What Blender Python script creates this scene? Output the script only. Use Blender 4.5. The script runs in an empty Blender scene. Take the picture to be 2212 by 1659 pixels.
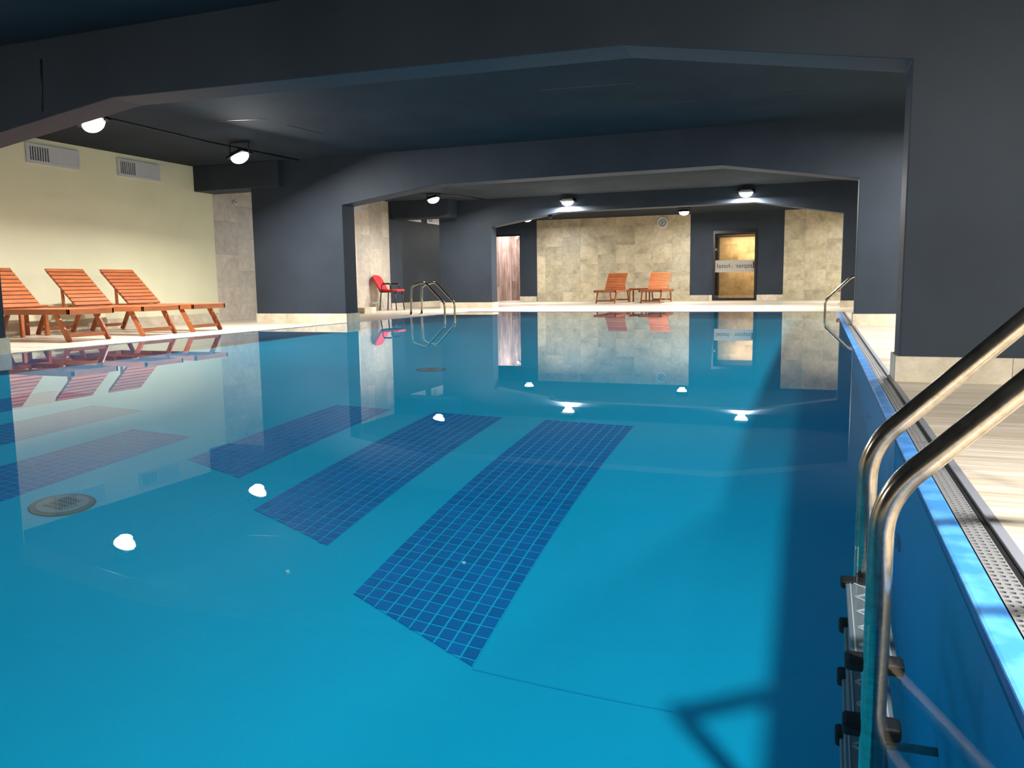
import bpy, bmesh, math, random
from mathutils import Vector, Matrix, Euler
R = random.Random(7)
sc = bpy.context.scene
COL = sc.collection

# ------------------------------------------------------------------ camera
yaw, pitch, roll, FPX = 3.63112767e-01, 1.22834158e-01, -1.32803577e-02, 1753.16338
fw = Vector((-math.sin(yaw)*math.cos(pitch), math.cos(yaw)*math.cos(pitch), -math.sin(pitch)))
r0 = Vector((math.cos(yaw), math.sin(yaw), 0)); u0 = r0.cross(fw)
r1 = math.cos(roll)*r0 + math.sin(roll)*u0; u1 = -math.sin(roll)*r0 + math.cos(roll)*u0
cam = bpy.data.cameras.new('camera'); cam.sensor_width = 36.0; cam.lens = FPX*36/2212; cam.clip_start = 0.02
camo = bpy.data.objects.new('camera', cam); COL.objects.link(camo)
camo.matrix_world = Matrix(((r1.x, u1.x, -fw.x, 0), (r1.y, u1.y, -fw.y, 0), (r1.z, u1.z, -fw.z, 0.6), (0, 0, 0, 1)))
sc.camera = camo
# ------------------------------------------------------------------ world, exposure
w = bpy.data.worlds.new('world'); sc.world = w; w.use_nodes = True
w.node_tree.nodes['Background'].inputs[0].default_value = (0.35, 0.45, 0.6, 1)
w.node_tree.nodes['Background'].inputs[1].default_value = 0.0
vs = sc.view_settings
vs.view_transform = 'Standard'; vs.look = 'None'; vs.exposure = 1.35; vs.gamma = 1.0; vs.use_curve_mapping = False
sc.render.engine = 'CYCLES'
cy = sc.cycles
cy.use_denoising = True; cy.max_bounces = 8; cy.diffuse_bounces = 4; cy.glossy_bounces = 5; cy.transmission_bounces = 6
cy.sample_clamp_indirect = 6.0; cy.caustics_reflective = True; cy.caustics_refractive = True; cy.blur_glossy = 0.3
LAMP_W = 62.0
# lamps: position, tilt of the lens (x, y), power factor
LAMPS = [
 ('L', (-7.88, 7.31, 2.49), (0.34, -0.05), 1.3, 'floodlight on ceiling cable over the leftmost visible lounger'),
 ('L', (-7.89, 9.85, 2.47), (0.34, -0.05), 1.3, 'floodlight on the ceiling just before the dark corner bulkhead'),
 ('L', (-8.39, 17.16, 2.55), (0.22, -0.05), 1.0, 'floodlight on ceiling above the red armchair and the pool ladder'),
 ('F', (-5.67, 18.77, 2.50), (0.0, 0.0), 1.9, 'left floodlight mounted on the face of the rear arch'),
 ('F', (-1.60, 18.77, 2.50), (0.0, 0.0), 1.9, 'right floodlight mounted on the face of the rear arch'),
 ('R', (-3.69, 23.60, 2.55), (0.0, 0.0), 1.1, 'floodlight under the ceiling in front of the wall clock'),
 ('R', (-8.40, 23.60, 2.55), (0.0, 0.0), 1.1, 'floodlight behind the rear arch, left of the stone wall'),
 ('H', (1.30, 23.60, 2.55), (0.0, 0.0), 1.1, 'floodlight behind the rear arch at the right wall'),
 ('H', (1.35, 7.40, 2.50), (-0.1, 0.0), 1.0, 'floodlight on the right side behind the front arch, near row'),
 ('H', (1.35, 9.90, 2.50), (-0.1, 0.0), 1.0, 'floodlight on the right side behind the front arch, far row'),
 ('H', (1.35, 14.5, 2.50), (-0.1, 0.0), 1.0, 'floodlight on the right side between middle and rear arch'),
 ('H', (0.92, 1.15, 2.55), (-0.05, 0.0), 1.3, 'floodlight above the near pool ladder on the right'),
 ('B', (2.20, -0.90, 2.50), (-0.1, 0.25), 1.7, 'added unseen fill floodlight behind the viewpoint, brightening the front right pier'),  # fill lamp added to brighten the front right pier, not a known fixture
 ('H', (-7.90, 0.60, 2.50), (0.2, 0.1), 0.8, 'floodlight on the left side before the front arch'),
]
WATER_Z = -0.006

# ------------------------------------------------------------------ helpers
def link(o, parent=None):
    COL.objects.link(o)
    if parent is not None: o.parent = parent
    return o
def tag(o, label=None, cat=None, group=None, kind=None):
    if label: o['label'] = label
    if cat: o['category'] = cat
    if group: o['group'] = group
    if kind: o['kind'] = kind
    return o
def empty(name, loc=(0, 0, 0), rz=0.0, parent=None):
    o = bpy.data.objects.new(name, None); o.empty_display_size = 0.1
    o.location = loc; o.rotation_euler = (0, 0, rz); return link(o, parent)
class MB:
    def __init__(s): s.bm = bmesh.new()
    def box(s, x0, x1, y0, y1, z0, z1, mat=None):
        vs_ = [Vector((x, y, z)) for x in (x0, x1) for y in (y0, y1) for z in (z0, z1)]
        if mat is not None: vs_ = [mat @ v for v in vs_]
        v = [s.bm.verts.new(p) for p in vs_]
        for f in ((0, 1, 3, 2), (4, 6, 7, 5), (0, 4, 5, 1), (2, 3, 7, 6), (0, 2, 6, 4), (1, 5, 7, 3)):
            s.bm.faces.new([v[i] for i in f])
        return s
    def bar(s, p, q, wd, th, side=Vector((0, 1, 0))):
        """rectangular bar from p to q, wd across 'side', th across the third direction"""
        p, q = Vector(p), Vector(q); d = (q-p).normalized(); side = Vector(side)
        side = (side - d*side.dot(d)).normalized(); n = d.cross(side)
        vs_ = []
        for c in (p, q):
            for a, b in ((-1, -1), (1, -1), (1, 1), (-1, 1)):
                vs_.append(s.bm.verts.new(c + side*a*wd/2 + n*b*th/2))
        for f in ((0, 1, 2, 3), (7, 6, 5, 4), (0, 4, 5, 1), (1, 5, 6, 2), (2, 6, 7, 3), (3, 7, 4, 0)):
            s.bm.faces.new([vs_[i] for i in f])
        return s
    def tube(s, pts, r, n=12, cap=True):
        pts = [Vector(p) for p in pts]; rings = []
        t = (pts[1]-pts[0]).normalized()
        ref = Vector((0, 0, 1)) if abs(t.z) < 0.9 else Vector((1, 0, 0))
        a = (ref - t*ref.dot(t)).normalized()
        for i, p in enumerate(pts):
            t = (pts[min(i+1, len(pts)-1)] - pts[max(i-1, 0)]).normalized()
            a = (a - t*a.dot(t)).normalized(); b = t.cross(a)
            rr = r[i] if isinstance(r, (list, tuple)) else r
            rings.append([s.bm.verts.new(p + (a*math.cos(k*2*math.pi/n) + b*math.sin(k*2*math.pi/n))*rr) for k in range(n)])
        for i in range(len(rings)-1):
            for k in range(n):
                f = s.bm.faces.new((rings[i][k], rings[i][(k+1) % n], rings[i+1][(k+1) % n], rings[i+1][k])); f.smooth = True
        if cap:
            s.bm.faces.new(rings[0][::-1]); s.bm.faces.new(rings[-1])
        return s
    def disc(s, c, r, h, n=24, axis='z', r2=None):
        r2 = r if r2 is None else r2
        A = []
        for hh, rr in ((0, r), (h, r2)):
            ring = []
            for k in range(n):
                u, v = rr*math.cos(2*math.pi*k/n), rr*math.sin(2*math.pi*k/n)
                o = {'z': (u, v, hh), 'y': (u, hh, v), 'x': (hh, u, v)}[axis]
                ring.append(s.bm.verts.new(Vector(c)+Vector(o)))
            A.append(ring)
        s.bm.faces.new(A[0][::-1]); s.bm.faces.new(A[1])
        for k in range(n): s.bm.faces.new((A[0][k], A[0][(k+1) % n], A[1][(k+1) % n], A[1][k]))
        return s
    def prism(s, pts, y0, y1, plane='xz'):
        """extrude a polygon; plane xz (depth y), xy (depth z), yz (depth x)"""
        def P(a, b, d): return {'xz': (a, d, b), 'xy': (a, b, d), 'yz': (d, a, b)}[plane]
        lo = [s.bm.verts.new(P(a, b, y0)) for a, b in pts]; hi = [s.bm.verts.new(P(a, b, y1)) for a, b in pts]
        s.bm.faces.new(lo); s.bm.faces.new(hi[::-1]); n = len(pts)
        for k in range(n): s.bm.faces.new((lo[k], hi[k], hi[(k+1) % n], lo[(k+1) % n]))
        return s
    def mesh(s, name, mat):
        bmesh.ops.recalc_face_normals(s.bm, faces=s.bm.faces)
        me = bpy.data.meshes.new(name); s.bm.to_mesh(me); s.bm.free()
        if mat is not None: me.materials.append(mat)
        return me
    def build(s, name, mat, parent=None, loc=None, bevel=0.0, smooth=False):
        o = bpy.data.objects.new(name, s.mesh(name, mat)); link(o, parent)
        if loc: o.location = loc
        if bevel:
            m = o.modifiers.new('bevel', 'BEVEL'); m.width = bevel; m.segments = 2; m.limit_method = 'ANGLE'; m.angle_limit = 0.6
        if smooth:
            for p in o.data.polygons: p.use_smooth = True
        return o
def struct(o, name=None): o['kind'] = 'structure'; return o
def arc(c, r, a0, a1, n, plane='xz', fixed=0.0):
    out = []
    for i in range(n+1):
        a = a0+(a1-a0)*i/n; u, v = c[0]+r*math.cos(a), c[1]+r*math.sin(a)
        out.append((u, fixed, v) if plane == 'xz' else (fixed, u, v))
    return out
def fillet(pts, rad, n=7):
    """round the corners of a 3D polyline"""
    pts = [Vector(p) for p in pts]; out = [pts[0]]
    for i in range(1, len(pts)-1):
        r = rad[i-1] if isinstance(rad, (list, tuple)) else rad
        a, b, c = pts[i-1], pts[i], pts[i+1]
        d1, d2 = (a-b).normalized(), (c-b).normalized()
        ang = d1.angle(d2); L = min(r/math.tan(ang/2), (a-b).length*.48, (c-b).length*.48)
        s, e = b+d1*L, b+d2*L
        for k in range(n+1):
            t = k/n
            out.append(s*(1-t)**2 + b*2*t*(1-t) + e*t*t)
    out.append(pts[-1]); return out

# ------------------------------------------------------------------ materials
def mat(name, color=(.5, .5, .5), rough=.5, metal=0.0, spec=.5):
    m = bpy.data.materials.new(name); m.use_nodes = True
    b = m.node_tree.nodes['Principled BSDF']
    b.inputs['Base Color'].default_value = (*color, 1); b.inputs['Roughness'].default_value = rough
    b.inputs['Metallic'].default_value = metal; b.inputs['Specular IOR Level'].default_value = spec
    return m, m.node_tree, b
def N(nt, t, **k):
    n = nt.nodes.new(t)
    for a, v in k.items(): setattr(n, a, v)
    return n
def ramp(nt, src, stops):
    r = N(nt, 'ShaderNodeValToRGB'); e = r.color_ramp.elements
    while len(e) < len(stops): e.new(0.5)
    for i, (p, c) in enumerate(stops): e[i].position = p; e[i].color = (*c, 1)
    nt.links.new(src, r.inputs[0]); return r.outputs[0]
def noise(nt, scale, detail=4, rough=.55, vec=None, stretch=None, obj=False, rnd=False):
    tc = N(nt, 'ShaderNodeTexCoord'); geo = N(nt, 'ShaderNodeNewGeometry')
    src = geo.outputs['Position'] if not obj else tc.outputs['Object']
    if rnd:
        oi = N(nt, 'ShaderNodeObjectInfo'); mu = N(nt, 'ShaderNodeMath', operation='MULTIPLY'); mu.inputs[1].default_value = 37.0
        nt.links.new(oi.outputs['Random'], mu.inputs[0]); ad = N(nt, 'ShaderNodeVectorMath', operation='ADD')
        nt.links.new(src, ad.inputs[0]); nt.links.new(mu.outputs[0], ad.inputs[1]); src = ad.outputs[0]
    mp = N(nt, 'ShaderNodeMapping'); mp.inputs['Scale'].default_value = stretch or (1, 1, 1)
    nt.links.new(src, mp.inputs[0])
    n = N(nt, 'ShaderNodeTexNoise'); n.inputs['Scale'].default_value = scale; n.inputs['Detail'].default_value = detail
    n.inputs['Roughness'].default_value = rough; nt.links.new(mp.outputs[0], n.inputs['Vector']); return n.outputs['Fac']
def bump(nt, b, src, strength, dist=0.01):
    bp = N(nt, 'ShaderNodeBump'); bp.inputs['Strength'].default_value = strength; bp.inputs['Distance'].default_value = dist
    nt.links.new(src, bp.inputs['Height']); nt.links.new(bp.outputs[0], b.inputs['Normal'])
def mixrgb(nt, a, b, fac, mode='MIX'):
    m = N(nt, 'ShaderNodeMix', data_type='RGBA', blend_type=mode)
    for sock, v in ((m.inputs[6], a), (m.inputs[7], b), (m.inputs[0], fac)):
        if hasattr(v, 'node'): nt.links.new(v, sock)
        elif isinstance(v, tuple): sock.default_value = (*v, 1)
        else: sock.default_value = v
    return m.outputs[2]
M = {}
def paint(name, c, rough, var=.12, bs=.15, spec=.1):
    m, nt, b = mat(name, c, rough, 0.0, spec)
    n = noise(nt, 1.3, 5); lo = tuple(x*(1-var) for x in c); hi = tuple(x*(1+var) for x in c)
    nt.links.new(ramp(nt, n, [(.3, lo), (.7, hi)]), b.inputs['Base Color'])
    bump(nt, b, noise(nt, 60, 3), bs, .002); M[name] = m; return m
paint('paint_dark', (.034, .043, .056), .5)
paint('paint_ceiling', (.030, .038, .046), .85, .15, spec=.05)
paint('paint_cream', (.74, .71, .50), .6, .04)
def stone(name, dark, mid, light, rough=.35, joint=None):
    m, nt, b = mat(name, mid, rough)
    a = ramp(nt, noise(nt, 2.2, 7, .62, rnd=True), [(.32, dark), (.5, mid), (.68, light)])
    pat = ramp(nt, noise(nt, 9, 6, .7, rnd=True), [(.35, (.82, .80, .76)), (.65, (1.08, 1.06, 1.02))])
    c = mixrgb(nt, a, pat, 1.0, 'MULTIPLY')
    oi = N(nt, 'ShaderNodeObjectInfo'); tint = ramp(nt, oi.outputs['Random'], [(0, (.80, .80, .80)), (.5, (1, .99, .96)), (1, (1.1, 1.06, 1.02))])
    nt.links.new(mixrgb(nt, c, tint, 1.0, 'MULTIPLY'), b.inputs['Base Color'])
    bump(nt, b, noise(nt, 14, 5, rnd=True), .08, .004); M[name] = m
stone('stone_warm', (.36, .32, .22), (.52, .46, .33), (.62, .56, .42), .42)
stone('stone_grey', (.44, .40, .34), (.52, .47, .41), (.60, .55, .47), .42)
stone('stone_base', (.50, .43, .33), (.62, .55, .44), (.72, .66, .55), .38)
m, nt, b = mat('deck', (.62, .56, .46), .3)      # honed travertine look, veins along x
v1 = ramp(nt, noise(nt, 2.4, 7, .65, stretch=(.28, 3.2, 1)), [(.30, (.40, .33, .245)), (.47, (.56, .49, .385)), (.66, (.72, .66, .57))])
v2 = ramp(nt, noise(nt, 7.0, 6, .7, stretch=(.22, 4.5, 1)), [(.34, (.74, .70, .66)), (.6, (1.08, 1.06, 1.05))])
nt.links.new(mixrgb(nt, v1, v2, 1.0, 'MULTIPLY'), b.inputs['Base Color'])
rr = N(nt, 'ShaderNodeMapRange'); nt.links.new(noise(nt, 1.6, 5), rr.inputs[0]); rr.inputs[3].default_value = .18; rr.inputs[4].default_value = .5
nt.links.new(rr.outputs[0], b.inputs['Roughness']); bump(nt, b, noise(nt, 12, 5, stretch=(.4, 3, 1)), .08, .004); M['deck'] = m
m, nt, b = mat('liner', (.03, .40, .78), .45)
nt.links.new(ramp(nt, noise(nt, .8, 4), [(.3, (.002, .41, .65)), (.7, (.003, .45, .72))]), b.inputs['Base Color']); b.inputs['Specular IOR Level'].default_value = .1; M['liner'] = m
m, nt, b = mat('coping_blue', (.10, .46, .90), .25)
nt.links.new(ramp(nt, noise(nt, 9, 5), [(.42, (.045, .22, .62)), (.56, (.085, .31, .72))]), b.inputs['Base Color'])
bump(nt, b, noise(nt, 22, 3), .12, .003); M['coping_blue'] = m
m, nt, b = mat('tile_blue', (.008, .16, .50), .3)
oi = N(nt, 'ShaderNodeObjectInfo'); nt.links.new(ramp(nt, oi.outputs['Random'], [(0, (.003, .145, .41)), (1, (.004, .175, .51))]), b.inputs['Base Color']); b.inputs['Specular IOR Level'].default_value = .15; M['tile_blue'] = m
M['grout'] = mat("grout", (.006, .46, .73), .6, spec=.1)[0]
M['seam'] = mat('seam', (.002, .35, .64), .6, spec=.1)[0]
m = bpy.data.materials.new('water'); m.use_nodes = True; nt = m.node_tree; nt.nodes.clear()
g = N(nt, 'ShaderNodeBsdfGlass'); g.inputs['IOR'].default_value = 1.333; g.inputs['Roughness'].default_value = 0.0
g.inputs['Color'].default_value = (.96, 1, 1, 1)
o_ = N(nt, 'ShaderNodeOutputMaterial'); nt.links.new(g.outputs[0], o_.inputs['Surface']); M['water'] = m
m, nt, b = mat('steel', (.50, .45, .38), .2, 1.0)
rr = N(nt, 'ShaderNodeMapRange'); nt.links.new(noise(nt, 30, 5, .7), rr.inputs[0]); rr.inputs[3].default_value = .12; rr.inputs[4].default_value = .28
nt.links.new(rr.outputs[0], b.inputs['Roughness'])
nt.links.new(ramp(nt, noise(nt, 45, 4, .7), [(.3, (.30, .26, .20)), (.6, (.43, .385, .32))]), b.inputs['Base Color']); M['steel'] = m
M['tread'] = mat('tread', (.20, .23, .25), .45, .5)[0]
M['rib'] = mat('rib', (.75, .78, .80), .3, .6)[0]
M['grate'] = mat('grate', (.22, .22, .22), .5, .2)[0]
M['grey_trim'] = mat('grey_trim', (.20, .21, .235), .4)[0]
M['black'] = mat('black', (.012, .012, .013), .45)[0]
M['frame_black'] = mat('frame_black', (.010, .010, .012), .35)[0]
M['plastic_dark'] = mat('plastic_dark', (.010, .011, .013), .6, spec=.2)[0]
M['white'] = mat('white', (.75, .76, .78), .35)[0]
M['white_dim'] = mat('white_dim', (.55, .56, .58), .35)[0]
M['alu'] = mat('alu', (.35, .35, .36), .4, .6)[0]
m, nt, b = mat('wood', (.50, .15, .04), .42)
a = ramp(nt, noise(nt, 3.0, 6, .6, stretch=(1, 1, 1), obj=True, rnd=True), [(.25, (.33, .095, .033)), (.55, (.41, .125, .043)), (.8, (.48, .17, .062))])
gn = ramp(nt, noise(nt, 40, 4, .7, stretch=(1, .12, 1), obj=True, rnd=True), [(.35, (.88, .86, .84)), (.6, (1.03, 1.03, 1.03))])
oi = N(nt, 'ShaderNodeObjectInfo'); ti = ramp(nt, oi.outputs['Random'], [(0, (.86, .84, .8)), (1, (1.12, 1.08, 1.05))])
nt.links.new(mixrgb(nt, mixrgb(nt, a, gn, 1.0, 'MULTIPLY'), ti, 1.0, 'MULTIPLY'), b.inputs['Base Color']); M['wood'] = m
m, nt, b = mat('red_fabric', (.62, .018, .022), .85); bump(nt, b, noise(nt, 160, 3), .3, .003); M['red_fabric'] = m
m, nt, b = mat('plank', (.42, .30, .25), .4)
a = ramp(nt, noise(nt, 4, 6, .65, stretch=(2.5, 2.5, .35), rnd=True), [(.3, (.17, .11, .09)), (.5, (.34, .26, .22)), (.7, (.52, .44, .41))])
oi = N(nt, 'ShaderNodeObjectInfo'); ti = ramp(nt, oi.outputs['Random'], [(0, (.72, .68, .68)), (1, (1.2, 1.17, 1.17))])
nt.links.new(mixrgb(nt, a, ti, 1.0, 'MULTIPLY'), b.inputs['Base Color']); M['plank'] = m
m, nt, b = mat('glass', (1, 1, 1), 0.0); b.inputs['Transmission Weight'].default_value = 1.0; b.inputs['IOR'].default_value = 1.45; M['glass'] = m
m, nt, b = mat('frosted', (.85, .82, .74), .6); b.inputs['Alpha'].default_value = .9; M['frosted'] = m
M['ink'] = mat('ink', (.05, .035, .025), .6)[0]
M['sticker_yellow'] = mat('sticker_yellow', (.85, .62, .12), .5)[0]
M['clock_face'] = mat('clock_face', (.42, .45, .50), .4)[0]
M['cap_pale'] = mat('cap_pale', (.30, .85, .90), .4)[0]
M['drain_dark'] = mat('drain_dark', (.055, .14, .19), .6)[0]
M['drain_light'] = mat('drain_light', (.12, .26, .32), .6)[0]
m = bpy.data.materials.new('lens'); m.use_nodes = True; nt = m.node_tree; bb = nt.nodes['Principled BSDF']
bb.inputs['Base Color'].default_value = (.9, .9, .9, 1); bb.inputs['Emission Color'].default_value = (1, 1, 1, 1); bb.inputs['Emission Strength'].default_value = 4.5; M['lens'] = m

# ------------------------------------------------------------------ dimensions of the hall
XL, XR, YN, YF, CZ = -10.2, 3.1, -3.0, 26.0, 2.68
PL, PR, PN, PF, PD = -7.3, 0.283, 0.3, 16.58, -1.6
F1, F2, F3 = (5.25, 5.58), (11.6, 11.97), (18.9, 19.25)

# ------------------------------------------------------------------ ceiling
ceil = struct(MB().box(-11.2, XR, YN, YF, CZ, CZ+.1).build('ceiling', M['paint_ceiling']))
for a, b_ in (((-2.906, 8.641), (-1.892, 8.735)), ((-1.739, 9.86), (-1.417, 9.847)), ((-7.5, 8.47), (-6.52, 8.706)),
              ((-6.54, 9.12), (-6.47, 9.87)), ((-.448, 9.879), (-.239, 9.853)), ((-2.3, 20.9), (-1.2, 20.95))):
    MB().bar((*a, CZ-.001), (*b_, CZ-.001), .012, .004, side=(0, 1, 0)).build('joint_mark', M['black'], ceil)
# ------------------------------------------------------------------ floors (deck)
fl = MB()
fl.box(-11.2, PL, PN, PF, -.12, 0); fl.box(.431, XR, PN, PF, -.12, 0)
fl.box(-11.2, XR, PF, 28.2, -.12, 0); fl.box(-11.2, XR, YN, PN, -.12, 0)
struct(fl.build('floor', M['deck']))
# ------------------------------------------------------------------ pool basin
bs = MB()
bs.box(PL-.15, PR+.05, PN-.15, PF+.15, PD-.12, PD)
bs.box(PL-.15, PL, PN-.15, PF+.15, PD, -.121); bs.box(PR, PR+.05, PN-.15, PF+.15, PD, -.08)
bs.box(PL, PR, PN-.15, PN, PD, -.121); bs.box(PL, PR, PF, PF+.15, PD, -.121)
basin = bs.build('pool_basin', M['liner'])
tag(basin, kind='structure')
lin = MB()     # the liner turned up to the edge on the three deck sides
lin.box(PL-.004, PL+.003, PN, PF, -.121, -.03); lin.box(PL, PR, PN-.004, PN+.003, -.121, -.03); lin.box(PL, PR, PF-.003, PF+.004, -.121, -.03)
lin.build('liner_edge', M['liner'], basin)
# water
me = bpy.data.meshes.new('water'); bmw = bmesh.new()
NX, NY = 16, 34
g_ = [[bmw.verts.new((PL+.004+(PR-PL-.004)*i/NX, PN+.004+(PF-PN-.008)*j/NY, WATER_Z)) for j in range(NY+1)] for i in range(NX+1)]
for i in range(NX):
    for j in range(NY):
        f = bmw.faces.new((g_[i][j], g_[i+1][j], g_[i+1][j+1], g_[i][j+1])); f.smooth = True
bmw.to_mesh(me); bmw.free(); me.materials.append(M['water'])
water = link(bpy.data.objects.new('pool_water', me)); tag(water, 'still clear blue water filling the swimming pool', 'water', kind='stuff')
water.cycles.is_caustics_caster = True

# ------------------------------------------------------------------ mosaic stripes on the pool floor
def clip_poly(poly, a, b):
    """keep the part of poly left of line a->b"""
    out = []
    for i in range(len(poly)):
        p, q = poly[i], poly[(i+1) % len(poly)]
        sp = (b[0]-a[0])*(p[1]-a[1])-(b[1]-a[1])*(p[0]-a[0]); sq = (b[0]-a[0])*(q[1]-a[1])-(b[1]-a[1])*(q[0]-a[0])
        if sp >= 0: out.append(p)
        if sp*sq < 0:
            t = sp/(sp-sq); out.append((p[0]+(q[0]-p[0])*t, p[1]+(q[1]-p[1])*t))
    return out
def area(p): return abs(sum(p[i][0]*p[(i+1) % len(p)][1]-p[(i+1) % len(p)][0]*p[i][1] for i in range(len(p))))/2
def stripe(q, ncol, budget=300, all_stuff=False):
    """q: corners near-left, near-right, far-right, far-left (counter-clockwise)"""
    base = MB().prism(q, PD-.002, PD+.003, 'xy').build('mosaic_stripe', M['grout']); base['kind'] = 'structure'
    xl = (q[0][0]+q[3][0])/2; xr = (q[1][0]+q[2][0])/2; p = (xr-xl)/ncol; gj = .0042
    y0 = min(a[1] for a in q); y1 = max(a[1] for a in q); nrow = int(math.ceil((y1-y0)/p))+1
    full = MB().prism([(gj, gj), (p-gj, gj), (p-gj, p-gj), (gj, p-gj)], 0, .0025, 'xy').mesh('tile', M['tile_blue'])
    rest = MB(); cnt = 0; nrest = 0
    for r in range(nrow):
        yt = y1 if False else None
        for c in range(ncol):
            x = xl+c*p; y = q[2][1]-(nrow-1-r+0)*p - p*0
            y = q[2][1] - (nrow-r)*p
            cell = [(x+gj, y+gj), (x+p-gj, y+gj), (x+p-gj, y+p-gj), (x+gj, y+p-gj)]
            cl = cell
            for i in range(4): 
                cl = clip_poly(cl, q[i], q[(i+1) % 4]) if len(cl) >= 3 else []
            if len(cl) < 3 or area(cl) < p*p*.04: continue
            if all_stuff or cnt >= budget:
                rest.prism(cl, PD+.003, PD+.0055, 'xy'); nrest += 1; continue
            cnt += 1
            if area(cl) > area(cell)*.93:
                o = bpy.data.objects.new('tile', full); o.location = (x, y, PD+.003)
            else:
                o = bpy.data.objects.new('tile', MB().prism(cl, PD+.003, PD+.0055, 'xy').mesh('tile', M['tile_blue']))
            link(o, base)
    if nrest:
        o = rest.build('mosaic_field', M['tile_blue'], base); o['kind'] = 'stuff'
    else: rest.bm.free()
    return base
stripe([(-1.69, 2.65), (-1.09, 2.45), (-1.09, 5.06), (-1.69, 5.06)], 10)
stripe([(-2.495, 3.08), (-1.98, 2.92), (-1.98, 5.04), (-2.495, 5.04)], 9)
stripe([(-3.28, 3.51), (-2.82, 3.38), (-2.82, 5.02), (-3.28, 5.02)], 8)
stripe([(-4.05, 2.0), (-3.58, 2.0), (-3.58, 3.89), (-4.05, 4.02)], 8)
stripe([(-4.89, 2.2), (-4.42, 2.2), (-4.42, 4.35), (-4.89, 4.47)], 8, all_stuff=True)
stripe([(-5.72, 2.5), (-5.25, 2.5), (-5.25, 4.70), (-5.72, 4.84)], 8, all_stuff=True)
# floor seams of the liner
sm = MB(); sm.bar((-1.09, 2.44, PD+.001), (-.40, 2.47, PD+.001), .005, .002, (0, 1, 0))
sm.build('liner_seam', M['seam'], basin)
# drains, inlets
def drain(x, y, label):
    t = empty('floor_drain', (x, y, PD)); tag(t, label, 'drain', 'round drains in the pool floor')
    MB().disc((0, 0, 0), .142, .012, 40, r2=.136).build('rim', M['drain_dark'], t)
    MB().disc((0, 0, .010), .118, .010, 40, r2=.112).build('cover', M['drain_light'], t)
    for i in range(4):
        for j in range(9):
            MB().box(-.0025, .0025, -.012, .012, 0, .002).build('slot', M['black'], t, loc=(-.048+j*.012, -.052+i*.035, .0195))
drain(-3.31, 2.73, 'round grey drain in the pool floor before the left mosaic stripes')
drain(-3.41, 6.83, 'small-looking round drain in the pool floor behind the mosaic stripes')
for x, y, l in ((-2.01, 2.67, 'tiny pale inlet cap on the pool floor left of the near mosaic stripes'), (-1.373, 3.013, 'tiny pale inlet cap on the nearest mosaic stripe'), (-4.25, 9.48, 'tiny pale inlet cap on the pool floor far below the left ladder')):
    tag(MB().disc((x, y, PD), .011, .013, 14, r2=.008).build('inlet_cap', M['cap_pale']), l, 'cap', 'inlet caps on the pool floor')
for y, z, l in ((3.036, -1.0, 'round inlet in the right pool wall beside the near ladder'), (5.09, -1.08, 'round inlet in the right pool wall further along')):
    t = empty('wall_inlet', (PR, y, z)); tag(t, l, 'inlet', 'inlets in the right pool wall')
    MB().disc((-.010, 0, 0), .055, .010, 28, 'x').build('flange', M['liner'], t)
    MB().disc((-.016, 0, 0), .03, .008, 24, 'x').build('eyeball', M['grout'], t)

# ------------------------------------------------------------------ overflow gutter on the right edge
cop = MB().box(PR-.001, .338, PN, PF, -.06, -.001).build('coping', M['coping_blue'], bevel=.008)
tag(cop, 'bright blue rounded coping strip along the right pool edge', 'coping')
ch = MB(); ch.box(.338, .431, PN, PF, -.12, -.075); ch.box(.388, .392, PN, PF, -.075, -.004)
trimo = ch.build('trim_1', M['black']); struct(trimo)
tr2 = MB().box(.406, .431, PN, PF, -.075, .0015).build('trim_2', M['grey_trim'], bevel=.002); struct(tr2)
MB().box(.392, .406, PN, PF, -.075, -.010).build('rubber_strip', M['black'], trimo)
gr = empty('gutter_grating', (.338, PN, -.002)); tag(gr, 'slotted pale metal overflow grating beside the blue coping', 'grating')
def grating_mesh(L, rows):
    b = bmesh.new(); W_ = .050; cw = W_/3; chh = L/rows; t = -.004
    for c in range(3):
        for r in range(rows):
            x0, y0 = c*cw, r*chh; x1, y1 = x0+cw, y0+chh; cx, cy_ = (x0+x1)/2, (y0+y1)/2
            hx, hy = cw*.36, chh*.26
            outer = [(x0, y0), (cx, y0), (x1, y0), (x1, cy_), (x1, y1), (cx, y1), (x0, y1), (x0, cy_)]
            inner = [(cx-hx*.75, cy_-hy*.8), (cx, cy_-hy), (cx+hx*.75, cy_-hy*.8), (cx+hx, cy_), (cx+hx*.75, cy_+hy*.8), (cx, cy_+hy), (cx-hx*.75, cy_+hy*.8), (cx-hx, cy_)]
            vo = [b.verts.new((*p, 0)) for p in outer]; vi = [b.verts.new((*p, 0)) for p in inner]; vd = [b.verts.new((*p, t)) for p in inner]
            for k in range(8):
                k2 = (k+1) % 8
                b.faces.new((vo[k], vo[k2], vi[k2], vi[k])); b.faces.new((vi[k], vi[k2], vd[k2], vd[k]))
    me = bpy.data.meshes.new('grating_panel'); b.to_mesh(me); b.free(); me.materials.append(M['grate']); return me
gm = grating_mesh(.996, 42)
k = 0
while PN+k+1 <= PF+.01:
    o = bpy.data.objects.new('grating_panel', gm); o.location = (0, k, 0); link(o, gr); k += 1
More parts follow.
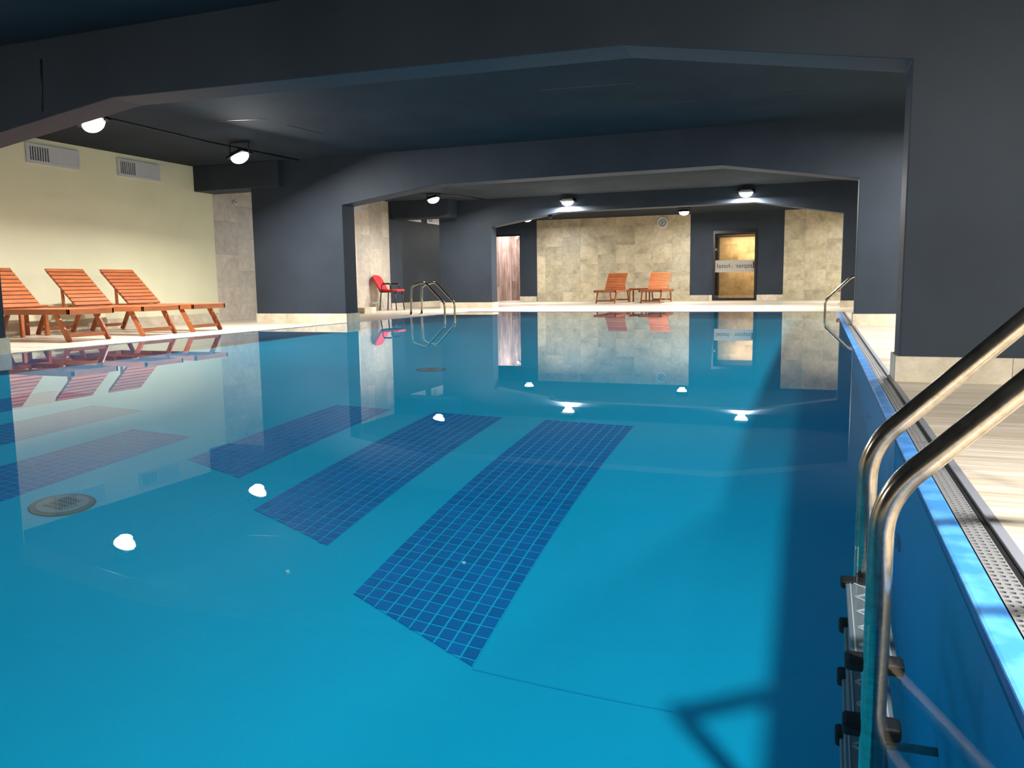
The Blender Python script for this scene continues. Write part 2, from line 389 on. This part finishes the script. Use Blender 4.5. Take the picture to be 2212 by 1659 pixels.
# ------------------------------------------------------------------ the three concrete arches
ARCH = [
 ('wall_front', F1, -7.32, 1.89, -5.45, 2.146, -1.22, 2.086, .44, 1.824),
 ('wall_middle', F2, -7.32, 1.905, -5.596, 2.142, -1.309, 2.161, .42, 1.896),
 ('wall_rear', F3, -7.68, 2.005, -5.93, 2.285, -1.42, 2.312, .40, 1.998)]
def tiles_run(parent, mtl, axis, a0, a1, fixed, th, z0, z1, L=.6, out=1):
    """a run of baseboard tiles with open joints"""
    n = max(1, int(math.ceil((a1-a0)/L-.05))); a = a0
    for i in range(n):
        e = min(a+L, a1)
        if e-a < .02: break
        b = MB()
        if axis == 'x': b.box(a+.0012, e-.0012, min(fixed, fixed+out*th), max(fixed, fixed+out*th), z0, z1)
        else: b.box(min(fixed, fixed+out*th), max(fixed, fixed+out*th), a+.0012, e-.0012, z0, z1)
        b.build('tile', mtl, parent); a = e
for nm, (ya, yb), xl, zl, xa, za, xb, zb, xr, zr in ARCH:
    LX = -9.1 if nm != 'wall_front' else -9.2
    prof = [(LX, 0), (xl, 0), (xl, zl), (xa, za), (xb, zb), (xr, zr), (xr, 0), (2.3, 0), (2.3, CZ+.01), (LX, CZ+.01)]
    o = struct(MB().prism(prof, ya, yb, 'xz').build(nm, M['paint_dark'], bevel=.008))
    bb_ = empty('baseboard_'+nm[5:]); bb_['kind'] = 'structure'
    tiles_run(bb_, M['stone_base'], 'x', LX, xl+.02, ya, .02, 0, .148, out=-1)
    tiles_run(bb_, M['stone_base'], 'x', xr-.02, 2.3, ya, .02, 0, .148, out=-1)
    tiles_run(bb_, M['stone_base'], 'x', LX, xl+.02, yb, .02, 0, .148, out=1)
    tiles_run(bb_, M['stone_base'], 'x', xr-.02, 2.3, yb, .02, 0, .148, out=1)
    tiles_run(bb_, M['stone_base'], 'y', ya, yb, xl, .02, 0, .148, out=1)
    tiles_run(bb_, M['stone_base'], 'y', ya, yb, xr, .02, 0, .148, out=-1)
    tiles_run(bb_, M['stone_base'], 'y', ya, yb, LX, .02, 0, .148, out=-1)
# hairline groove on the front right pier
MB().box(1.0, 2.3, F1[0]-.002, F1[0]+.002, .515, .518).build('joint_line', M['black'], bpy.data.objects['wall_front'])
MB().tube([(-6.215, F1[0]-.008, 2.10), (-6.18, F1[0]-.008, 2.52)], .006, 8).build('conduit', M['black'], bpy.data.objects['wall_front'])
# bulkheads bridging the walkway by the left wall
for ya, yb, x1, nm in ((11.48, 12.0, -8.45, 'bulkhead'), (18.35, 18.899, -8.58, 'bulkhead'), (5.1, 5.6, -8.45, 'bulkhead')):
    o = MB().box(XL, x1, ya, yb, 2.255, CZ).build('ceiling_beam', M['paint_dark'], bevel=.008); struct(o)
# right walkway lintels
for ya, yb in ((5.25, 5.58), (11.6, 11.97), (18.9, 19.25)):
    struct(MB().box(2.3, XR, ya, yb, 2.255, CZ).build('ceiling_beam', M['paint_dark']))
# ------------------------------------------------------------------ side and end walls
wl = struct(MB().box(XL-.15, XL, YN, 11.93, 0, CZ).build('wall_left', M['paint_cream']))
wt = struct(MB().box(XL-.15, XL-.012, 11.93, 18.28, 0, CZ).build('wall_left_stone', M['grout'] if False else M['stone_grey']))
wd = MB(); wd.box(XL-.15, XL, 18.28, 21.6, 0, CZ); wd.box(-10.95, XL-.15, 21.45, 21.6, 0, CZ); wd.box(-11.1, -10.95, 21.45, YF, 0, CZ)
struct(wd.build('wall_left_rear', M['paint_dark']))
y = 11.93; ci = 0
while y < 18.27:
    e = min(y+.6, 18.28); z = -.3 if ci % 2 else 0.0
    while z < CZ:
        za_, zb_ = max(z, 0), min(z+.6, CZ)
        MB().box(XL-.012, XL, y+.001, e-.001, za_+.001, zb_-.001).build('tile', M['stone_grey'], wt); z += .6
    y = e; ci += 1
bl = empty('baseboard_left'); bl['kind'] = 'structure'
tiles_run(bl, M['stone_base'], 'y', YN, 11.9, XL, .015, 0, .148, out=1)
tiles_run(bl, M['stone_base'], 'y', 18.3, 21.6, XL, .015, 0, .148, out=1)
struct(MB().box(XR, XR+.15, YN, YF, 0, CZ).build('wall_right', M['paint_cream']))
struct(MB().box(-11.1, XR, YN-.15, YN, 0, CZ).build('wall_near', M['paint_dark']))
# end wall with doorway and glass door opening
DX0, DX1, DZ = -3.16, -1.85, 2.135
OX0, OX1, OZ = -10.5, -9.54, 2.215
wb = MB()
wb.box(-11.1, OX0, YF, YF+.15, 0, CZ); wb.box(OX0, OX1, YF, YF+.15, OZ, CZ); wb.box(OX1, DX0, YF, YF+.15, 0, CZ)
wb.box(DX0, DX1, YF, YF+.15, DZ, CZ); wb.box(DX1, XR, YF, YF+.15, 0, CZ)
wallb = struct(wb.build('wall_back', M['paint_dark']))
def stone_field(x0, x1, ph):
    x = x0; ci = ph
    first = True
    while x < x1-.01:
        e = min(x + (.3 if first and ph else .6), x1); z = -.3 if ci % 2 else 0.0; first = False
        while z < CZ:
            za_, zb_ = max(z, 0), min(z+.6, CZ)
            MB().box(x+.001, e-.001, YF-.015, YF, za_+.001, zb_-.001).build('tile', M['stone_warm'], wallb); z += .6
        x = e; ci += 1
stone_field(-8.92, -3.86, 1); stone_field(-1.08, XR, 0)
bk = empty('baseboard_back'); bk['kind'] = 'structure'
for a0, a1 in ((OX1, -8.92), (-3.86, DX0-.01), (DX1+.01, -1.08)): tiles_run(bk, M['stone_base'], 'x', a0, a1, YF, .02, 0, .17, out=-1)
struct(MB().box(-10.95, -8.92, YF-.06, YF, 2.25, CZ).build('ceiling_beam', M['paint_dark']))
struct(MB().box(OX0-.3, OX1+.05, YF-.05, YF+.02, 2.19, 2.25).build('trim_3', M['frame_black']))

# shower room beyond the doorway, planked in wood-look tile
sh = MB(); sh.box(-10.62, -10.52, YF+.15, 27.9, 0, 2.6); sh.box(-10.52, -8.4, 27.8, 27.9, 0, 2.6); sh.box(-8.5, -8.4, YF+.15, 27.8, 0, 2.6)
sh.box(-10.62, -8.4, YF+.15, 27.9, 2.6, 2.65)
shr = struct(sh.build('wall_shower', M['stone_grey']))
yy = YF+.15; ci = 0
while yy < 27.78:
    e = min(yy+.2, 27.8); z = -[0, .7, .35][ci % 3]
    while z < 2.6:
        MB().box(-10.52, -10.508, yy+.001, e-.001, max(z, 0)+.001, min(z+1.2, 2.6)-.001).build('plank', M['plank'], shr); z += 1.2
    yy = e; ci += 1
xx = -10.505
while xx < -8.5:
    e = min(xx+.2, -8.5); z = -[.5, 0, .8][ci % 3]
    while z < 2.6:
        MB().box(xx+.001, e-.001, 27.788, 27.8, max(z, 0)+.001, min(z+1.2, 2.6)-.001).build('plank', M['plank'], shr); z += 1.2
    xx = e; ci += 1
t = empty('shower_spotlight', (-10.15, 27.35, 2.22)); tag(t, 'small white wall lamp in the corner of the planked shower room', 'lamp')
MB().tube([(0, .45, .05), (0, .1, .05), (0, 0, .02)], .012).build('arm', M['white'], t)
MB().disc((0, 0, -.05), .05, .07, 20, r2=.03).build('shade', M['white'], t)
la = bpy.data.lights.new('shower_light', 'AREA'); la.shape = 'DISK'; la.size = .5; la.energy = 38; la.color = (1, .93, .93)
lo = link(bpy.data.objects.new('shower_light', la)); lo.location = (-9.75, 27.1, 2.58)
# vestibule behind the glass door
ve = MB(); ve.box(-3.9, -3.8, YF+.15, 28.0, 0, 2.5); ve.box(-.9, -.8, YF+.15, 28.0, 0, 2.5); ve.box(-3.9, -.8, YF+.15, 28.1, 2.02, 2.12)
struct(ve.build('wall_vestibule', M['paint_dark']))
vb = struct(MB().box(-3.9, -.8, 27.9, 28.0, 0, 2.1).build('wall_vestibule_back', M['stone_warm']))
struct(MB().box(-3.42, -3.19, 27.6, 27.9, 0, 2.1).build('wall_vestibule_pier', M['paint_dark']))
x = -3.18; ci = 0
while x < -.9:
    z = -.3 if ci % 2 else 0
    while z < 2.02:
        MB().box(x+.001, min(x+.6, -.9)-.001, 27.888, 27.9, max(z, 0)+.001, min(z+.6, 2.02)-.001).build('tile', M['stone_warm'], vb); z += .6
    x += .6; ci += 1
la = bpy.data.lights.new('vestibule_light', 'AREA'); la.shape = 'RECTANGLE'; la.size = 1.6; la.size_y = .5; la.energy = 34; la.color = (1, .66, .33)
lo = link(bpy.data.objects.new('vestibule_light', la)); lo.location = (-2.0, 27.35, 2.0); lo.rotation_euler = (0.35, 0, 0)
# glass door
dr = empty('door_1', (0, 0, 0)); dr['kind'] = 'structure'
fr = MB(); y0, y1 = YF-.03, YF+.06
fr.box(DX0, DX0+.05, y0, y1, 0, DZ); fr.box(DX1-.07, DX1, y0, y1, 0, DZ); fr.box(DX0+.05, DX1-.07, y0, y1, DZ-.09, DZ); fr.box(DX0+.05, DX1-.07, y0, y1, 0, .075)
fr.build('door_frame', M['frame_black'], dr)
MB().box(DX0+.05, DX1-.07, YF+.01, YF+.018, .075, DZ-.09).build('pane', M['glass'], dr)
MB().box(DX1-.11, DX1-.075, YF-.05, YF-.03, .98, 1.18).build('door_handle', M['frame_black'], dr)
MB().box(DX0+.06, DX0+.115, YF+.022, YF+.03, 1.53, 1.60).build('switch_plate', M['white_dim'], dr)
MB().box(DX0+.07, DX1-.075, YF+.021, YF+.024, .87, 1.235).build('frosted_band', M['frosted'], dr)
def text(body, x, z, size, m_, parent, sp=1.0):
    cu = bpy.data.curves.new('lettering', 'FONT'); cu.body = body; cu.size = size; cu.space_character = sp; cu.align_x = 'LEFT'
    cu.materials.append(m_); o = bpy.data.objects.new('lettering', cu); link(o, parent)
    o.location = (x, YF+.0195, z); o.rotation_euler = (math.pi/2, 0, math.pi); o.scale = (1.0, 1.0, 1.0); return o
text('zepter', -1.98, 1.00, .19, M['ink'], dr, 1.02)
text('hotel', -2.64, 1.00, .19, M['ink'], dr, 1.02)
MB().box(-2.625, -2.555, YF+.0185, YF+.0195, .99, 1.07).build('logo_square', M['sticker_yellow'], dr)

# ------------------------------------------------------------------ vents on the left wall
def vent(y0, y1, label, z0=2.335, z1=2.60, x=XL):
    t = empty('air_vent', (x, y0, z0)); tag(t, label, 'vent', 'air vents high on the left wall')
    L, H = y1-y0, z1-z0
    f = MB(); f.box(0, .022, 0, L, 0, .042); f.box(0, .022, 0, L, H-.035, H); f.box(0, .022, 0, .055, .042, H-.035); f.box(0, .022, L-.03, L, .042, H-.035)
    f.build('frame', M['white_dim'], t); MB().box(.001, .004, .055, L-.03, .042, H-.035).build('backing', M['black'], t)
    n = 8; p = L*.36/n
    bl_ = MB().box(.004, .018, 0, p*.42, .042, H-.035).mesh('slat', M['white_dim'])
    for i in range(n):
        o = bpy.data.objects.new('slat', bl_); o.location = (0, .055+p*.58+i*p, 0); link(o, t)
    s = (L-.03-.055-n*p)/9
    bl2 = MB().box(.008, .019, 0, s-.0012, .042, H-.035).mesh('slat', M['white_dim'])
    y = .055+n*p
    while y < L-.031:
        o = bpy.data.objects.new('slat', bl2); o.location = (0, y, 0); link(o, t); y += s
    return t
vent(8.29, 9.15, 'white air vent high on cream wall, nearest the front arch')
vent(9.84, 10.70, 'white air vent high on cream wall, nearer the corner bulkhead')
vent(16.1, 16.97, 'white air vent on stone wall, cut by the middle arch', 2.33, 2.58)
vent(19.19, 20.03, 'white air vent on dark wall above the pool ladder', 2.285, 2.54)
vent(20.39, 21.23, 'white air vent on dark wall, half hidden by the rear pier', 2.285, 2.54)
t = empty('wall_sensor', (XL, 12.52, 2.165)); tag(t, 'small round white sensor high on the grey stone column', 'sensor')
MB().disc((0, 0, 0), .05, .03, 24, 'x', r2=.042).build('housing', M['white_dim'], t); MB().disc((.03, 0, 0), .022, .012, 16, 'x').build('lens', M['alu'], t)
t = empty('ceiling_camera', (-6.2, 19.08, 2.24)); tag(t, 'small dark dome camera under the rear arch beam', 'camera')
MB().disc((0, 0, -.03), .055, .035, 20).build('mount', M['plastic_dark'], t); MB().disc((0, 0, -.085), .025, .055, 20, r2=.05).build('dome', M['plastic_dark'], t)
# ceiling cable
tag(MB().tube([(-8.19, 7.5, CZ-.012), (-8.26, 9.6, CZ-.012), (-8.12, 11.59, CZ-.012)], .011, 8).build('ceiling_cable', M['black']), 'black cable run along the ceiling past both left floodlights', 'cable')
tag(MB().tube([(-8.35, 17.0, CZ-.012), (-7.95, 17.85, CZ-.012), (-7.8, 18.88, CZ-.012)], .010, 8).build('ceiling_cable', M['black']), 'short black cable on the ceiling beyond the middle arch', 'cable')

# ------------------------------------------------------------------ floodlights
def floodlight(kind, pos, tilt, k, label):
    t = empty('floodlight', pos); tag(t, label, 'lamp', 'floodlights under the ceiling')
    body = empty_rot = Euler((tilt[1], -tilt[0], 0)).to_matrix().to_4x4()
    b = MB(); b.box(-.15, .15, -.12, .12, .004, .035, body); b.box(-.11, .11, -.08, .08, .035, .06, body)
    for i in range(7): b.box(-.1+i*.033-.003, -.1+i*.033+.003, -.075, .075, .06, .08, body)
    b.build('housing', M['white_dim'] if kind == 'F' else M['plastic_dark'], t)
    lb = MB(); rg = []
    for i in range(7):
        a_ = i/6*math.pi/2; rg.append([lb.bm.verts.new(body @ Vector((.14*math.cos(a_)*math.cos(q*math.pi/12), .11*math.cos(a_)*math.sin(q*math.pi/12), .004-.095*math.sin(a_)))) for q in range(24)] if i < 6 else [lb.bm.verts.new(body @ Vector((0, 0, -.091)))])
    for i in range(6):
        for q in range(24):
            f_ = lb.bm.faces.new((rg[i][q], rg[i][(q+1) % 24], rg[i+1][(q+1) % 24], rg[i+1][q]) if i < 5 else (rg[5][q], rg[5][(q+1) % 24], rg[6][0])); f_.smooth = True
    lb.bm.faces.new(rg[0])
    lb.build('lens', M['lens'], t)
    br = MB(); top = CZ-pos[2]
    if kind == 'F':
        d = F3[0]-pos[1]
        br.tube([(-.165, 0, .02), (-.165, d-.01, .05)], .008, 8); br.tube([(.165, 0, .02), (.165, d-.01, .05)], .008, 8); br.box(-.18, .18, d-.012, d-.002, .0, .1)
    else:
        br.tube(fillet([(-.165, 0, .02), (-.165, 0, top-.006), (.165, 0, top-.006), (.165, 0, .02)], .02, 4), .008, 8); br.box(-.04, .04, -.03, .03, top-.012, top-.001)
    br.build('bracket', M['plastic_dark'], t)
    l = bpy.data.lights.new('flood_lamp', 'AREA'); l.shape = 'DISK'; l.size = .15; l.energy = LAMP_W*k; l.color = (1.0, .985, .965)
    l.cycles.is_caustics_light = kind != 'B'
    lo = bpy.data.objects.new('flood_lamp', l); link(lo, t); lo.location = body @ Vector((0, 0, -.094)); lo.rotation_euler = Euler((tilt[1], -tilt[0], 0))
for a in LAMPS: floodlight(*a)

# ------------------------------------------------------------------ sun loungers
def make_lounger():
    t = empty('sun_lounger'); W = M['wood']
    hw = .31
    for s in (-1, 1):
        MB().bar((0, s*hw, .3475), (-2.0, s*hw, .3475), .03, .065).build('side_rail', W, t, bevel=.004)
    MB().bar((-.012, -hw-.015, .3475), (-.012, hw+.015, .3475), .024, .067, (1, 0, 0)).build('end_rail', W, t, bevel=.004)
    MB().bar((-1.988, -hw-.015, .3475), (-1.988, hw+.015, .3475), .024, .065, (1, 0, 0)).build('end_rail', W, t, bevel=.004)
    for s in (-1, 1):
        MB().bar((-.265, s*(hw-.035), .355), (-.055, s*(hw-.035), -.001), .03, .062).build('leg', W, t, bevel=.004)
        MB().bar((-1.70, s*(hw-.035), .355), (-1.90, s*(hw-.035), -.001), .03, .062).build('leg', W, t, bevel=.004)
    MB().bar((-.095, -hw+.05, .075), (-.095, hw-.05, .075), .045, .022, (0, 0, 1)).build('stretcher', W, t, bevel=.003)
    MB().bar((-1.86, -hw+.05, .075), (-1.86, hw-.05, .075), .045, .022, (0, 0, 1)).build('stretcher', W, t, bevel=.003)
    n = 16; p = 1.12/n
    sm_ = MB().box(-p+.012, 0, -hw+.016, hw-.016, .362, .380).mesh('seat_slat', W)
    for i in range(n):
        o = bpy.data.objects.new('seat_slat', sm_); o.location = (-.026-i*p, 0, 0); link(o, t)
    # backrest
    P0 = Vector((-1.15, 0, .392)); P1 = Vector((-1.66, 0, .885)); d = (P1-P0).normalized(); nrm = Vector((d.z, 0, -d.x))*1
    if nrm.z < 0: nrm = -nrm
    L = (P1-P0).length
    bk_ = empty('backrest', parent=t)
    for s in (-1, 1):
        MB().bar(P0-nrm*.035+Vector((0, s*.235, 0)), P1-nrm*.035+Vector((0, s*.235, 0)), .028, .045).build('rail', W, bk_, bevel=.003)
    ns = 10; q = L/ns
    m_ = Matrix((( d.x, 0, nrm.x, 0), (0, 1, 0, 0), (d.z, 0, nrm.z, 0), (0, 0, 0, 1)))
    sl = MB().box(.004, q-.011, -.295, .295, -.012, .008, m_).mesh('slat', W)
    for i in range(ns):
        o = bpy.data.objects.new('slat', sl); o.location = P0+d*(i*q); link(o, bk_)
    for s in (-1, 1):
        MB().bar((-1.405, s*.265, .63), (-1.40, s*.265, .36), .022, .04).build('strut', W, t, bevel=.003)
    MB().bar((-1.40, -hw+.02, .345), (-1.40, hw-.02, .345), .04, .03, (0, 0, 1)).build('crossbar', W, t)
    return t
def copy_tree(o, parent=None):
    c = o.copy(); COL.objects.link(c); c.parent = parent
    for ch_ in [x for x in o.children]: copy_tree(ch_, c)
    return c
proto = make_lounger()
LG = [((-7.985, 7.18, 0), 0, 'slatted wooden sun lounger, leftmost by cream wall, cut off by the frame', 'sun loungers by the cream wall'),
      ((-7.985, 8.27, 0), 0, 'slatted wooden sun lounger in the middle of the three by cream wall', 'sun loungers by the cream wall'),
      ((-7.985, 9.15, 0), 0, 'slatted wooden sun lounger by cream wall, nearest the grey stone column', 'sun loungers by the cream wall'),
      ((-5.80, 22.86, 0), -math.pi/2, 'slatted wooden lounger left of the table by the far stone wall', 'sun loungers by the far stone wall'),
      ((-4.51, 22.92, 0), -math.pi/2, 'slatted wooden lounger right of the table, under the wall clock', 'sun loungers by the far stone wall'),
      ((.36, 20.7, 0), math.pi, 'slatted wooden lounger mostly hidden behind the rear right pier', 'sun loungers by the right wall')]
for i, (loc, rz, lab, grp) in enumerate(LG):
    o = proto if i == 0 else copy_tree(proto)
    o.location = loc; o.rotation_euler = (0, 0, rz); tag(o, lab, 'sun lounger', grp)
def make_table(w, d, h, label):
    t = empty('side_table'); tag(t, label, 'table'); W = M['wood']
    n = 5; p = w/n
    for i in range(n): MB().box(-w/2+i*p+.003, -w/2+(i+1)*p-.003, -d/2, d/2, h-.018, h).build('slat', W, t, bevel=.002)
    a = MB(); a.box(-w/2+.02, w/2-.02, -d/2+.02, -d/2+.04, h-.06, h-.018); a.box(-w/2+.02, w/2-.02, d/2-.04, d/2-.02, h-.06, h-.018)
    a.box(-w/2+.02, -w/2+.04, -d/2+.04, d/2-.04, h-.06, h-.018); a.box(w/2-.04, w/2-.02, -d/2+.04, d/2-.04, h-.06, h-.018); a.build('apron', W, t)
    for sx in (-1, 1):
        for sy in (-1, 1): MB().bar((sx*(w/2-.03), sy*(d/2-.03), h-.018), (sx*(w/2-.03), sy*(d/2-.03), 0), .042, .042).build('leg', W, t, bevel=.003)
    return t
t = make_table(.42, .42, .40, 'small square wooden table between the two leftmost loungers by cream wall'); t.location = (-9.78, 7.725, 0)
t = make_table(.56, .56, .42, 'small square wooden table between the two far loungers'); t.location = (-5.145, 24.55, 0)

# ------------------------------------------------------------------ red armchair
t = empty('armchair', (-9.74, 17.46, 0), math.radians(4)); tag(t, 'red fabric armchair with black tube frame by the grey stone wall', 'chair')
B_ = M['black']
s_ = MB().box(-.20, .27, -.22, .22, .455, .505).build('seat', M['red_fabric'], t, bevel=.018)
d = Vector((-.20, 0, .36)).normalized(); 
bm_ = MB(); nv = 9; rows_ = []
for i in range(nv):
    tt = i/(nv-1); w_ = .205+.012*math.sin(tt*math.pi)
    c = Vector((-.185, 0, .50))+Vector((-.20, 0, .35))*tt
    row = []
    for j in range(9):
        a = -1+2*j/8; bow = -.035*(1-a*a); topdrop = -.03*(a*a)*(tt**4)
        row.append(bm_.bm.verts.new(c+Vector((bow, a*w_, topdrop))))
    rows_.append(row)
for i in range(nv-1):
    for j in range(8): f = bm_.bm.faces.new((rows_[i][j], rows_[i][j+1], rows_[i+1][j+1], rows_[i+1][j])); f.smooth = True
o = bm_.build('backrest', M['red_fabric'], t); sm2 = o.modifiers.new('s', 'SOLIDIFY'); sm2.thickness = .045; sm2.offset = 0; be = o.modifiers.new('b', 'BEVEL'); be.width = .015; be.segments = 2
for s in (-1, 1):
    MB().tube([(.20, s*.20, .45), (.24, s*.225, 0)], .0145, 8).build('leg', B_, t)
    MB().tube([(-.16, s*.20, .45), (-.20, s*.225, 0)], .0145, 8).build('leg', B_, t)
    MB().tube(fillet([(.14, s*.235, .45), (.115, s*.245, .635), (-.125, s*.245, .635), (-.13, s*.235, .45)], .06, 5), .014, 8).build('armrest', B_, t)
    MB().box(-.10, .10, s*.245-.022, s*.245+.022, .64, .66).build('arm_pad', B_, t, bevel=.008)
    MB().tube(fillet([(.05, s*.17, .44), (-.20, s*.17, .44), (-.36, s*.17, .75)], .06, 5), .010, 8).build('back_support', B_, t)
MB().tube(fillet([(.24, -.21, .445), (.24, .21, .445), (-.19, .21, .445), (-.19, -.21, .445), (.24, -.21, .445)], .02, 3), .012, 8).build('seat_frame', B_, t)
# low plinth
t = MB().box(-10.18, -9.28, 15.45, 15.95, 0, .125).build('plinth', M['stone_base'], bevel=.004); tag(t, 'low cream stone plinth on the deck by the middle arch', 'plinth')

# ------------------------------------------------------------------ wall clock
t = empty('wall_clock', (-4.73, YF-.015, 2.45)); tag(t, 'round white-rimmed wall clock on the far stone wall', 'clock')
b = MB(); n = 40; prof = [(.165, 0), (.165, -.035), (.150, -.042), (.138, -.030), (.138, 0)]
rings = [[b.bm.verts.new((r_*math.cos(2*math.pi*k/n), y_, r_*math.sin(2*math.pi*k/n))) for k in range(n)] for r_, y_ in prof]
for i in range(len(prof)-1):
    for k in range(n): b.bm.faces.new((rings[i][k], rings[i][(k+1) % n], rings[i+1][(k+1) % n], rings[i+1][k]))
b.build('rim', M['white'], t); MB().disc((0, -.014, 0), .139, .006, 40, 'y').build('face', M['clock_face'], t)
for k in range(12):
    a = k*math.pi/6; L1_, L2_ = (.098, .125)
    MB().bar((math.sin(a)*L1_, -.016, math.cos(a)*L1_), (math.sin(a)*L2_, -.016, math.cos(a)*L2_), .018 if k % 3 == 0 else .010, .003, (math.cos(a), 0, -math.sin(a))).build('hour_mark', B_, t)
for a, L_, w_ in ((math.radians(327), .075, .012), (math.radians(205), .095, .009)):
    MB().bar((0, -.020, 0), (math.sin(a)*L_, -.020, math.cos(a)*L_), w_, .003, (math.cos(a), 0, -math.sin(a))).build('clock_hand', B_, t)
MB().disc((0, -.024, 0), .012, .008, 16, 'y').build('hub', B_, t)

# ------------------------------------------------------------------ pool ladders
def pattern(t):
    pass
def ladder(xr, y0, y1, sgn, label, treads=True):
    """xr: x of the rails in the water, sgn: +1 when the deck lies to +x"""
    t = empty('pool_ladder', (xr, y0, 0)); tag(t, label, 'ladder', 'stainless pool ladders'); W_ = y1-y0
    for yy in (0, W_):
        pts = [(0, yy, -1.18), (0, yy, .155), (sgn*.50, yy, .655), (sgn*.74, yy, .62), (sgn*.76, yy, .0)]
        MB().tube([(0, yy, -1.18)]+fillet([(0, yy, -1.10), (0, yy, .222), (sgn*.445, yy, .667), (sgn*.75, yy, .575), (sgn*.77, yy, 0)], [.17, .16, .12], 10), .0215, 20).build('rail', M['steel'], t)
        MB().disc((sgn*.77, yy, 0), .045, .008, 24, r2=.040).build('flange', M['steel'], t)
        MB().tube([(0, yy, -1.0), (sgn*(abs(PR-.11)), yy, -1.0)], .012, 10).build('standoff', M['steel'], t)
    for i, z in enumerate((-.215, -.455, -.695, -.935)):
        tr = MB().box(-.040, .040, .012, W_-.012, z-.012, z).build('tread', M['tread'], t, bevel=.004)
        for yy in (.036, W_-.036):
            MB().box(-.050, .050, yy-.024, yy+.024, z-.036, z+.006).build('end_cap', M['plastic_dark'], tr, bevel=.008)
        if treads:
            zz = MB()
            for k in range(9):
                a, b2 = (-.022, .022) if k % 2 else (.022, -.022)
                zz.bar((a, .05+k*.038, z+.002), (b2, .05+(k+1)*.038, z+.002), .006, .006, (1, 0, 0))
            zz.bar((-.030, .04, z+.001), (-.030, W_-.04, z+.001), .003, .003, (1, 0, 0)); zz.bar((.030, .04, z+.001), (.030, W_-.04, z+.001), .003, .003, (1, 0, 0))
            zz.build('grip_ribs', M['rib'], tr)
    return t
ladder(.112, 1.52, 1.97, 1, 'large stainless steel pool ladder in the right foreground')
ladder(.080, 15.65, 16.12, 1, 'stainless pool ladder on the right pool edge near its far corner', False)
ladder(-7.13, 14.98, 15.46, -1, 'stainless pool ladder on the left edge near the red armchair', False)

# ------------------------------------------------------------------ refraction-lit receivers under water
def recv(o):
    o.cycles.is_caustics_receiver = True
    for c in o.children: recv(c)
for o in list(sc.objects):
    if o.parent is None and o.name.split('.')[0] in ('pool_basin', 'mosaic_stripe', 'floor_drain', 'inlet_cap', 'wall_inlet', 'pool_ladder'): recv(o)
